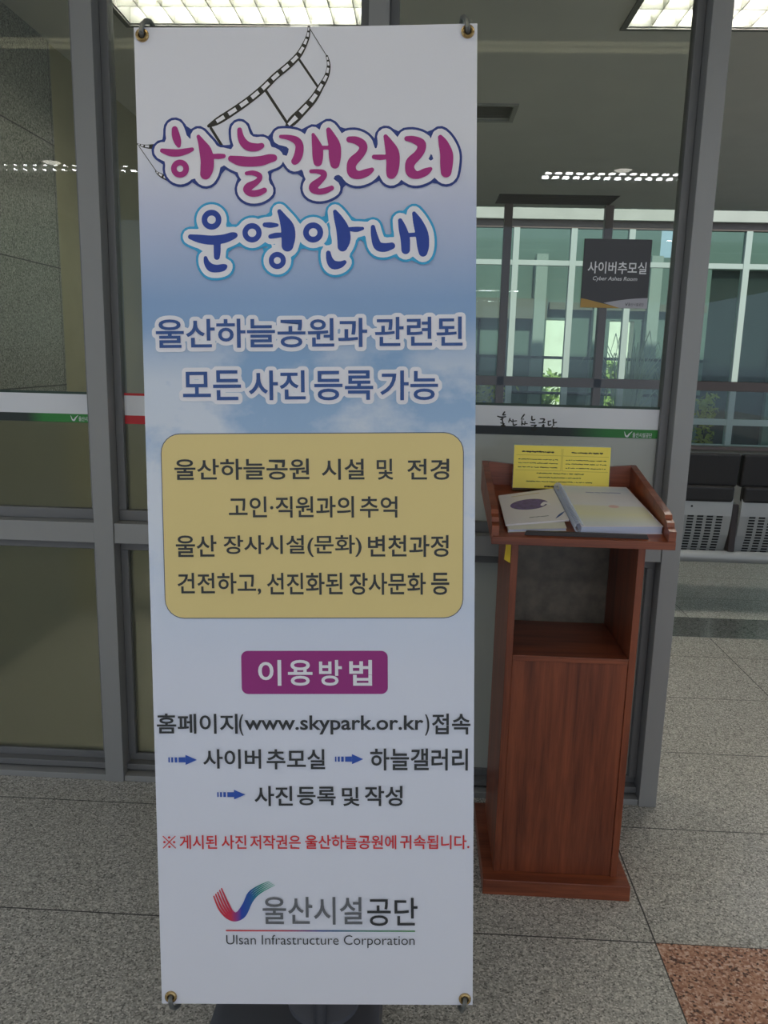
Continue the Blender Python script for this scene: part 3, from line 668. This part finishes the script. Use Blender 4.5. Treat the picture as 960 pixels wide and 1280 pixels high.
# tray: board sloping up to the back, with raised sides, a curved back rail and a low front lip
tz = lambda y: 1.062 + (y+.26)*.165
bx0, bx1, by0, by1 = -.238, .218, -.272, .155
MB().hexa([(bx0, by0, tz(by0)-.02), (bx1, by0, tz(by0)-.02), (bx1, by1, tz(by1)-.02), (bx0, by1, tz(by1)-.02)], [(bx0, by0, tz(by0)), (bx1, by0, tz(by0)), (bx1, by1, tz(by1)), (bx0, by1, tz(by1))]).build('tray', M['wood_x'], lec, .001)
def side(x0, x1):
    # outline in (y, height over the tray): stepped down to the front
    o = [(by0+.004, .0003), (by0+.004, .026), (by0+.022, .030), (by0+.026, .040), (by0+.045, .043), (by0+.05, .052), (by0+.07, .055), (by0+.30, .062), (by1, .066), (by1, .0003)]
    pts = [(x0, y, tz(y)+h) for y, h in o]
    return MB().prism(pts, (x1-x0, 0, 0))
for a, b in ((bx0, bx0+.018), (bx1-.018, bx1)):
    s_ = side(a, b).build('tray_side', M['wood_x'], lec)
    s_.data.materials.append(M['wood_edge'])
    # the cut steps show pale board edges
    for p in s_.data.polygons:
        if abs(p.normal.x) < .1 and p.normal.z > .6 and p.area < .00042: p.material_index = 1
n = 16
pts = [(bx0+.0185, by1-.018, tz(by1-.018)+.0003)] + [(bx0+.0185+(bx1-bx0-.037)*k/n, by1-.018, tz(by1)+.066-.012*math.sin(math.pi*k/n)) for k in range(n+1)] + [(bx1-.0185, by1-.018, tz(by1-.018)+.0003)]
MB().prism(pts, (0, .018, 0)).build('back_rail', M['wood_x'], lec)
MB().hexa([(-.155, by0+.014, tz(by0)+.0025), (.155, by0+.014, tz(by0)+.0025), (.155, by0+.022, tz(by0)+.0035), (-.155, by0+.022, tz(by0)+.0035)],
          [(-.15, by0+.014, tz(by0)+.0135), (.15, by0+.014, tz(by0)+.0135), (.15, by0+.022, tz(by0)+.0145), (-.15, by0+.022, tz(by0)+.0145)]).build('front_lip', M['arm'], lec, .001)
MB().hexa([(-.192, -.165, .975), (-.176, -.165, .965), (-.176, -.163, .965), (-.192, -.163, .975)], [(-.188, -.165, 1.035), (-.176, -.165, 1.035), (-.176, -.163, 1.035), (-.188, -.163, 1.035)]).build('tape_tag', M['yellow_tape'], lec)

# things on the lectern (world coordinates)
def tp(x, y, h=0):   # point over the tray
    return Vector((x, y, tz(y-2.24)+h))
def book(quad, h0, h1, cover, edges, name, label, cat, ct=.0012):
    e = empty(name, tuple(tp(*quad[0], h0))); tag(e, label, cat); o = e.location
    q = [tp(x, y) - o for x, y in quad]; up = Vector((0, -.163, .987))
    c = sum(q, Vector())/4
    inn = [c+(p-c)*.985 for p in q]
    B = lambda Q, a: [tuple(p+up*(a)) for p in Q]
    MB().hexa(B(inn, h0+ct+.0001), B(inn, h1-ct-.0001)).build('pages', edges, e)
    MB().hexa(B(q, h0), B(q, h0+ct)).build('back_cover', cover, e)
    t = MB().hexa(B(q, h1-ct), B(q, h1)).build('front_cover', cover, e)
    def P(u, v, l):
        p = q[3]+(q[2]-q[3])*u+((q[0]-q[3])+((q[1]-q[0])-(q[2]-q[3]))*u)*v
        return tuple(p+up*(h1+.0002+.0002*l))
    return e, t, P
# quads: back left, back right, front right, front left
e, t, P = book([(.226, 2.215), (.385, 2.25), (.380, 2.02), (.229, 1.998)], .0006, .009, M['under_book'], M['paper_edge'], 'booklet', 'cream booklet lying under the white leaflet', 'booklet')
e, t, P = book([(.224, 2.240), (.389, 2.318), (.394, 2.068), (.224, 2.017)], .0096, .014, M['paper'], M['paper'], 'leaflet', 'white leaflet with a purple oval print, left on the tray', 'leaflet', .0006)
mb = MB(); mb.poly([P(.47+.32*math.cos(2*math.pi*k/32), .57+.17*math.sin(2*math.pi*k/32), 0) for k in range(32)]); mb.build('oval_print', M['oval'], t)
mb = MB()
stroke_faces(mb, [(.68, .50, .03), (.74, .56, .035), (.80, .50, .025)], P, 0, 1); mb.build('white_bird_print', M['p_white'], t)
mb = MB(); stroke_faces(mb, [(.22, .885, .006), (.72, .905, .006)], P, 0, 1); mb.build('title_print', mat('gold_print', (196, 170, 90), .5), t)
mb = MB()
for a, b in ((.40, .48), (.50, .56), (.58, .70)): stroke_faces(mb, [(a, .15, .008), (b, .155, .008)], P, 0, 1)
mb.build('imprint', M['p_gray'], t)
mb = MB(); stroke_faces(mb, [(.80, .06, .004), (.9, .16, .02), (.99, .24, .004)], P, 0, 1); mb.build('corner_print', M['p_sub'], t)
e, t, P = book([(.406, 2.325), (.600, 2.325), (.622, 2.020), (.412, 2.000)], .0006, .022, M['paper'], M['paper_edge'], 'album', 'thick white album with pale landscape cover, right on the tray', 'album')
al = ramp_mat('album_print', [(0, (226, 228, 224)), (.22, (236, 232, 196)), (.42, (232, 228, 206)), (.46, (232, 230, 232)), (.7, (226, 222, 228)), (.9, (206, 214, 226)), (1, (214, 218, 226))], 1, -.3, 0.0)
mb = MB(); mb.poly([P(.03, .02, 0), P(.98, .02, 0), P(.98, .98, 0), P(.03, .98, 0)]); mb.build('cover_print', al, t)
mb = MB()
for a, b in ((.34, .44), (.47, .53), (.56, .66), (.68, .82)): stroke_faces(mb, [(a, .82, .012), (b, .815, .012)], P, 0, 1)
mb.build('title_print', mat('faint_blue_print', (150, 158, 196), .5), t)
mb = MB(); mb.poly([P(.58+.07*math.cos(2*math.pi*k/20), .46+.035*math.sin(2*math.pi*k/20), 1) for k in range(20)]); mb.build('seal_print', mat('faint_pink_print', (232, 196, 186), .5), t)
q = [tp(.404, 2.325) - e.location, tp(.410, 2.0) - e.location]
mb = MB()
for k in range(34):
    p = q[0]+(q[1]-q[0])*((k+.5)/34)+Vector((0, 0, .0158))
    mb.tube([tuple(p+Vector((.0115*math.cos(a)-.001, 0, .0135*math.sin(a)))) for a in [2*math.pi*j/10 for j in range(11)]], .0012, 5, False)
mb.build('spiral_ring', M['comb'], e, smooth=True)

# yellow notice in a clear stand
no = empty('notice_stand', (.4125, 2.332, tz(.092))); tag(no, 'yellow printed notice in a clear stand at the back of the lectern tray', 'notice')
ln = R(4)
def NP(u, v, l): return (u, v*math.sin(ln)-.0016-.0003*l, .0065+v*math.cos(ln))
mb = MB()
mb.prism([(-.142, -.001, .006), (.142, -.001, .006), (.142, .0085, .136), (-.142, .0085, .136)], (0, .003, 0)); mb.box(-.142, .142, -.022, .003, .0005, .0045)
mb.build('clear_stand', M['clear'], no)
mb = MB(); mb.prism([NP(-.139, .001, 0), NP(.139, .001, 0), NP(.139, .126, 0), NP(-.139, .126, 0)], (0, .0006, 0)); mb.build('yellow_sheet', M['yellow_paper'], no)
mb = MB()
for a in ((-.132, .054, -.002, .054), (.002, .054, .134, .054), (-.132, .098, -.002, .098), (.002, .098, .134, .098), (-.002, .054, -.002, .118), (.002, .054, .002, .118)):
    stroke_faces(mb, [(a[0], a[1], .0004), (a[2], a[3], .0004)], NP, 0, 1)
mb.build('table_rule_print', mat('ochre_rule_print', (176, 156, 50), .5), no)
mb = MB(); rnd = random.Random(3)
def row(u0, u1, v, h):
    u = u0
    while u < u1:
        l = rnd.uniform(.002, .0045); stroke_faces(mb, [(u, v+rnd.uniform(-.0006, .0006), h*rnd.uniform(.5, 1)), (min(u+l, u1), v+rnd.uniform(-.0008, .0008), h*rnd.uniform(.4, .9))], NP, 0, 1, 6)
        u += l+rnd.choice((.0012, .0012, .0016, .004))
row(-.115, -.025, .108, .0026); row(.028, .115, .108, .0022)
for v in (.086, .075, .063): row(-.125, -.012, v, .0013); row(.012, .128, v, .0013)
for a, b, v in ((-.07, .065, .046), (-.065, .06, .034), (-.10, .09, .022)): row(a, b, v, .0014)
row(-.045, -.008, .008, .0026); row(.005, .035, .008, .0024)
mb.build('notice_print', M['ink'], no)

# ================================================================== DOOR SIGN on the glass
sg = empty('door_sign', (.588, gy-.0005, 1.764)); tag(sg, 'charcoal square room sign fixed on the glass above the lectern', 'sign')
MB().box(-.103, .103, -.006, 0, -.103, .103).build('plate', M['sign'], sg, .001)
SP = lambda u, v, l: (u, -.0063-.0003*l, v)
mb = MB(); mb.poly([SP(-.103, -.103, 0), SP(.02, -.103, 0)]+[SP(.02-.123*k/12, -.103+.028*(1-(1-k/12)**2)-.006*math.sin(math.pi*k/12), 0) for k in range(1, 13)]); mb.build('ochre_wave_print', M['sign_gold'], sg)
mb = MB(); mb.poly([SP(.02, -.103, 1), SP(.103, -.103, 1)]+[SP(.103-.135*k/14, -.071-.017*(k/14)**1.6-.0*k, 1) for k in range(15)]); mb.build('silver_wave_print', M['sign_grey'], sg)
mb = MB(); text_faces(mb, '사이버추모실', -.088, 0, .092, .036, SP, 1, 14); text_faces(mb, 'Cyber Ashes Room', -.07, -.024, .066, -.0085, SP, 1, 6, 0, .2)
mb.build('sign_lettering', M['sign_text'], sg)
mb = MB(); text_faces(mb, '울산시설공단', .044, -.096, .092, -.086, SP, 2, 8); stroke_faces(mb, [(.036, -.086, .0005), (.0385, -.094, .0012), (.043, -.086, .0005)], SP, 0, 2); mb.build('small_lettering', M['sign'], sg)

# ================================================================== BANNER STAND
bs = empty('banner_stand', (-.20, 1.42, 0)); tag(bs, 'tall printed vinyl banner on a weighted stand, blue sky and lettering', 'banner stand')
BL_ = Vector((-.16429, 1.32563, .26834))
BM = Matrix.Translation(BL_) @ Matrix.Rotation(.0326076, 4, 'Z') @ Matrix.Rotation(-.1114277, 4, 'X') @ Matrix.Rotation(-.0300135, 4, 'Y')
BH = 1.8043
def on_banner(o): o.matrix_parent_inverse = Matrix(); o.matrix_local = Matrix.Translation(-Vector((-.20, 1.42, 0))) @ BM
bn = MB()
nu, nv = 12, 36
for side_y in (-.0007, .0):
    b0 = len(bn.v)
    for j in range(nv+1):
        for i in range(nu+1):
            u, v = -.3+.6*i/nu, BH*j/nv
            dip = .004*math.cos(math.pi*u/.6)*(1 if j == nv else 0)
            bn.v.append((u, side_y, v-dip*.6))
    for j in range(nv):
        for i in range(nu):
            a = b0+j*(nu+1)+i; q = (a, a+1, a+nu+2, a+nu+1)
            bn.f.append(q if side_y < 0 else q[::-1])
banner = bn.build('banner', M['banner'], bs, smooth=True); on_banner(banner)
BP0 = lambda u, v, l: (u, -.0012-.0004*l, v)
BP = lambda u, v, l: BP0(u*1e-4, v*1e-4, l)
def tri(s): return [(s[i], s[i+1], s[i+2]) for i in range(0, len(s), 3)]
def sub(mb, name, m): return mb.build(name, m, banner)
# film strip
mb = MB()
for s in FILM: stroke_faces(mb, tri(s), BP, 0, 0)
for s in FBAR: stroke_faces(mb, tri(s), BP, 0, 0)
sub(mb, 'film_strip_print', M['ink'])
mb = MB()
for s in FILM:
    t = tri(s); L_ = [0]
    for a, b in zip(t, t[1:]): L_.append(L_[-1]+math.hypot(b[0]-a[0], b[1]-a[1]))
    def at(d):
        for i in range(len(t)-1):
            if L_[i+1] >= d or i == len(t)-2:
                k = (d-L_[i])/(L_[i+1]-L_[i]); return tuple(t[i][j]+(t[i+1][j]-t[i][j])*k for j in range(3))
    d = 12
    while d < L_[-1]:
        r = at(d)[2]; ln_ = r*2.5
        if d+ln_ > L_[-1]: break
        a, m_, b = at(d), at(d+ln_/2), at(d+ln_)
        dx, dy = b[0]-a[0], b[1]-a[1]; l = math.hypot(dx, dy); nx, ny = -dy/l*.54, dx/l*.54
        mb.poly([BP(a[0]-nx*a[2], a[1]-ny*a[2], 1), BP(b[0]-nx*b[2], b[1]-ny*b[2], 1), BP(b[0]+nx*b[2], b[1]+ny*b[2], 1), BP(a[0]+nx*a[2], a[1]+ny*a[2], 1)])
        d += r*3.9
sub(mb, 'film_hole_print', M['p_white'])
for strokes, m0, g0, g1, nm in ((TITLE, 'p_navy', 156, 112, 'title'), (GUIDE, 'p_cyan', 138, 96, 'guide_title')):
    k = 2 if nm == 'guide_title' else 0
    for grow, lay, mm, part in ((g0, 2+k, m0, '_outline_lettering'), (g1, 3+k, 'p_white', '_halo_lettering'), (0, 6, 'p_magenta' if nm == 'title' else 'p_blue', '_lettering')):
        mb = MB()
        for s in strokes: stroke_faces(mb, tri(s), BP, grow, lay, 20 if grow else 12)
        sub(mb, nm+part, M[mm])
# tan panel and button
def rr(mb, u0, v0, u1, v1, r, lay): mb.poly([BP(u, v, lay) for u, v in round_rect(u0, v0, u1, v1, r)])
mb = MB(); rr(mb, -2729, 7551, 2792, 10970, 360, 1); sub(mb, 'panel_edge_print', M['p_edge'])
mb = MB(); rr(mb, -2714, 7566, 2777, 10955, 345, 2); sub(mb, 'panel_print', M['p_panel'])
mb = MB(); rr(mb, -1332, 6122, 1394, 6940, 120, 1); sub(mb, 'button_print', M['p_btn'])
# printed lines
rows = {}
for t, u0, v0, u1, v1, c, bo in TEXTS: rows.setdefault((c, round(v1/260)), []).append((t, u0, v0, u1, v1, bo))
NM = dict(sub='subtitle_lettering', body='text_lettering', white='button_lettering', red='note_lettering', gray='logo_name_lettering')
for (c, _), items in rows.items():
    if c == 'sub':
        mb = MB()
        for t, u0, v0, u1, v1, bo in items: text_faces(mb, t, u0, v0, u1, v1, BP, 1, bo, 74)
        sub(mb, 'subtitle_halo_lettering', M['p_white'])
    mb = MB()
    for t, u0, v0, u1, v1, bo in items:
        if t == '※':
            cu, cv, d = (u0+u1)/2, (v0+v1)/2, (v1-v0)*.42
            for sx, sy in ((1, 1), (1, -1)): stroke_faces(mb, [(cu-d*sx, cv-d*sy, 9), (cu+d*sx, cv+d*sy, 9)], BP, 0, 4)
            for sx, sy in ((1, 0), (-1, 0), (0, 1), (0, -1)): stroke_faces(mb, [(cu+d*.8*sx-2, cv+d*.8*sy, 22), (cu+d*.8*sx+2, cv+d*.8*sy, 22)], BP, 0, 4)
        else: text_faces(mb, t, u0, v0, u1, v1, BP, 4, bo)
    sub(mb, NM[c], M['p_'+c])
for (u0, v1), (u1, v0) in ARROWS:
    mb = MB(); h = (v1-v0)*1.1; w_ = u1-u0; vm = (v0+v1)/2
    for a, e_ in ((0, .05), (.10, .17), (.22, .31), (.36, .60)): mb.poly([BP(u0+w_*a, vm-h*.25, 2), BP(u0+w_*e_, vm-h*.25, 2), BP(u0+w_*e_, vm+h*.25, 2), BP(u0+w_*a, vm+h*.25, 2)])
    mb.poly([BP(u0+w_*.601, vm-h*.5, 2), BP(u1, vm, 2), BP(u0+w_*.601, vm+h*.5, 2)])
    sub(mb, 'arrow_print', M['p_arrow'])
mb = MB()
for s in LOGO: stroke_faces(mb, tri(s), BP, 0, 2)
sub(mb, 'logo_print', M['p_logo'])
mb = MB(); mb.poly([BP(LINE[0], 1477, 2), BP(LINE[2], 1477, 2), BP(LINE[2], 1504, 2), BP(LINE[0], 1504, 2)]); sub(mb, 'rule_print', M['p_line'])
# eyelets and hooks at the four corners
for u, v in ((-.2854, 1.7905), (.2835, 1.7905), (-.2820, .0145), (.2849, .0128)):
    mb = MB().tube([(u+.0085*math.cos(2*math.pi*k/20), -.002, v+.0085*math.sin(2*math.pi*k/20)) for k in range(21)], .0034, 8, False); mb.build('eyelet', M['eyelet'], banner, smooth=True)
    MB().lathe([(.0055, 0), (.0055, .0015)], (u, -.0008, v), 16, 'y').build('eyelet_hole', M['slot'], banner)
    s = 1 if v > 1 else -1; d = -1 if u < 0 else 1
    hk = MB().tube([(u, .012, v), (u, -.004, v), (u-.001*d, -.011, v+.003*s), (u-.003*d, -.010, v+.014*s), (u-.006*d, .002, v+.026*s), (u-.008*d, .02, v+.034*s), (u-.008*d, .045, v+.036*s)], .0042, 10)
    o = hk.build('hook', M['pole'], bs, smooth=True); on_banner(o)
for v in (1.785, .012):
    o = MB().tube([(-.285, .045, v), (0, .05, v), (.285, .045, v)], .009, 12).build('crossbar', M['pole'], bs, smooth=True); on_banner(o)
o = MB().tube([(0, .06, 1.78), (0, .06, -.12)], .012, 14).build('pole', M['tank'], bs, smooth=True); on_banner(o)
# weighted tank base
def ringpts(w_, d_, r): return round_rect(-w_/2, -d_/2, w_/2, d_/2, r, 6)
bt = MB(); levels = [(.30, .30, .08, 0), (.33, .33, .09, .012), (.355, .355, .09, .11), (.345, .345, .09, .145), (.30, .30, .08, .165)]
rings = []
for w_, d_, r_, z in levels:
    rings.append(len(bt.v)); bt.v += [(x-.02, y+.05, z) for x, y in ringpts(w_, d_, r_)]
k = len(ringpts(1, 1, .1))
for a, b in zip(rings, rings[1:]): bt.f += [(a+i, a+(i+1) % k, b+(i+1) % k, b+i) for i in range(k)]
bt.f.append(tuple(rings[0]+i for i in reversed(range(k)))); bt.f.append(tuple(rings[-1]+i for i in range(k)))
bt.build('tank', M['tank'], bs, smooth=True)
MB().lathe([(.075, .1645), (.075, .176), (.05, .185), (.022, .19), (.022, .235)], (.035, .03, 0)).build('pole_socket', M['tank_lid'], bs, smooth=True)
MB().lathe([(.024, .1645), (.024, .178), (.018, .182)], (-.13, .10, 0), 16).build('filler_cap', M['tank_lid'], bs, smooth=True)

# ================================================================== COURTYARD beyond the far windows
stag(MB().box(-8, 14, 8.62, 34, -.3, -.02).build('ground', M['pave']), 'pale paved courtyard ground beyond the far windows', 'ground')
bd = empty('building', (2, 12, -.02)); tag(bd, 'glass fronted wing across the courtyard, seen through the far windows', 'building')
def bp(name, m, *boxes):
    mb = MB()
    for b in boxes: mb.box(b[0]-2, b[1]-2, b[2]-12, b[3]-12, b[4]+.02, b[5]+.02)
    return mb.build(name, m, bd)
bp('wall', M['far_panel'], (-6, 1.76, 12, 12.25, -.02, 4.2), (2.10, 2.67, 12, 12.25, -.02, 2.06), (3.02, 4.05, 12, 12.25, -.02, 2.06), (1.76, 3.30, 12, 12.25, 2.06, 4.2), (3.62, 4.05, 12, 12.25, 2.06, 4.2), (3.30, 3.62, 12, 12.25, 2.06, 2.95), (5.0, 10, 12, 12.25, -.02, 4.2), (4.05, 5, 12, 12.25, 2.8, 4.2))
bp('dark_panel', M['far_dark'], (4.05, 5.0, 12.1, 12.3, -.02, 2.8))
bp('beam', M['far_beam'], (-6, 1.74, 11.85, 11.995, 2.06, 2.34)); bp('beam', M['far_beam'], (1.78, 4.0, 11.9, 11.995, 2.2, 2.3))
for x in (-1.0, .35, 1.55, 2.4, 3.15): bp('column', M['far_light'], (x, x+.16, 11.82, 11.99, -.02, 2.95))
for z in (1.5, 1.0): bp('handrail', M['far_dark'], (-6, 4.05, 11.70, 11.74, z, z+.04))
for k in range(14): bp('mullion', M['far_dark'], (-3+.42*k, -2.97+.42*k, 11.95, 11.99, -.02, 2.05)) if not (1.7 < -3+.42*k < 2.1 or 2.6 < -3+.42*k < 3.05) else None
tag(MB().box(-10, 18, 19.5, 19.8, -.02, 3.4).build('garden_wall', M['pale_wall']), 'sunlit cream garden wall glimpsed through gaps in the far wing', 'wall')
def leaves(name, cx, cy, n, rx, ry, h, m, label, cat, size=.05, blade=False):
    e = empty(name, (cx, cy, -.02)); tag(e, label, cat); mb = MB()
    for _ in range(n):
        if blade:
            a = random.uniform(0, 2*math.pi); l = random.uniform(.6, 1)*h; rr_ = random.uniform(.2, 1)*rx
            p = [Vector((.05*math.cos(a), .05*math.sin(a), 0)), Vector((rr_*.5*math.cos(a), rr_*.5*math.sin(a), l*.8)), Vector((rr_*math.cos(a), rr_*math.sin(a), l)), Vector((rr_*1.35*math.cos(a), rr_*1.35*math.sin(a), l*.82))]
            mb.tube(p, [.008, .008, .006, .002], 4)
        else:
            u = random.gauss(0, .45); v = random.gauss(0, .45); z = random.uniform(.1, 1)
            c_ = Vector((u*rx, v*ry, z*h)); d1 = Vector((random.uniform(-1, 1), random.uniform(-1, 1), random.uniform(-.6, 1))).normalized()*size; d2 = d1.orthogonal().normalized()*size*.5
            mb.poly([c_-d1, c_+d2, c_+d1, c_-d2])
    mb.build('foliage', m, e)
    if not blade: MB().tube([(0, 0, 0), (.02, 0, h*.7)], .02, 6).build('stem', M['arm'], e)
leaves('shrub', .78, 11.0, 700, .35, .25, 1.25, M['leaf_y'], 'low yellow green shrub beyond the far window, beside the banner edge', 'shrub')
leaves('reed_plant', 2.75, 11.0, 70, .5, .5, 1.9, M['blade'], 'tall pale reed plant beyond the far window', 'plant', blade=True)
leaves('shrub', 3.85, 11.1, 260, .12, .2, 1.1, M['leaf_y'], 'narrow yellow green shrub beyond the window right of the post', 'shrub')
leaves('bush', 2.0, 15.5, 1200, .8, .5, 1.3, M['hedge'], 'sunlit green bush in the left gap of the far wing', 'bush', .09)
leaves('bush', 3.7, 16.6, 1200, .7, .5, 1.5, M['hedge'], 'sunlit green bush in the right gap of the far wing', 'bush', .09)
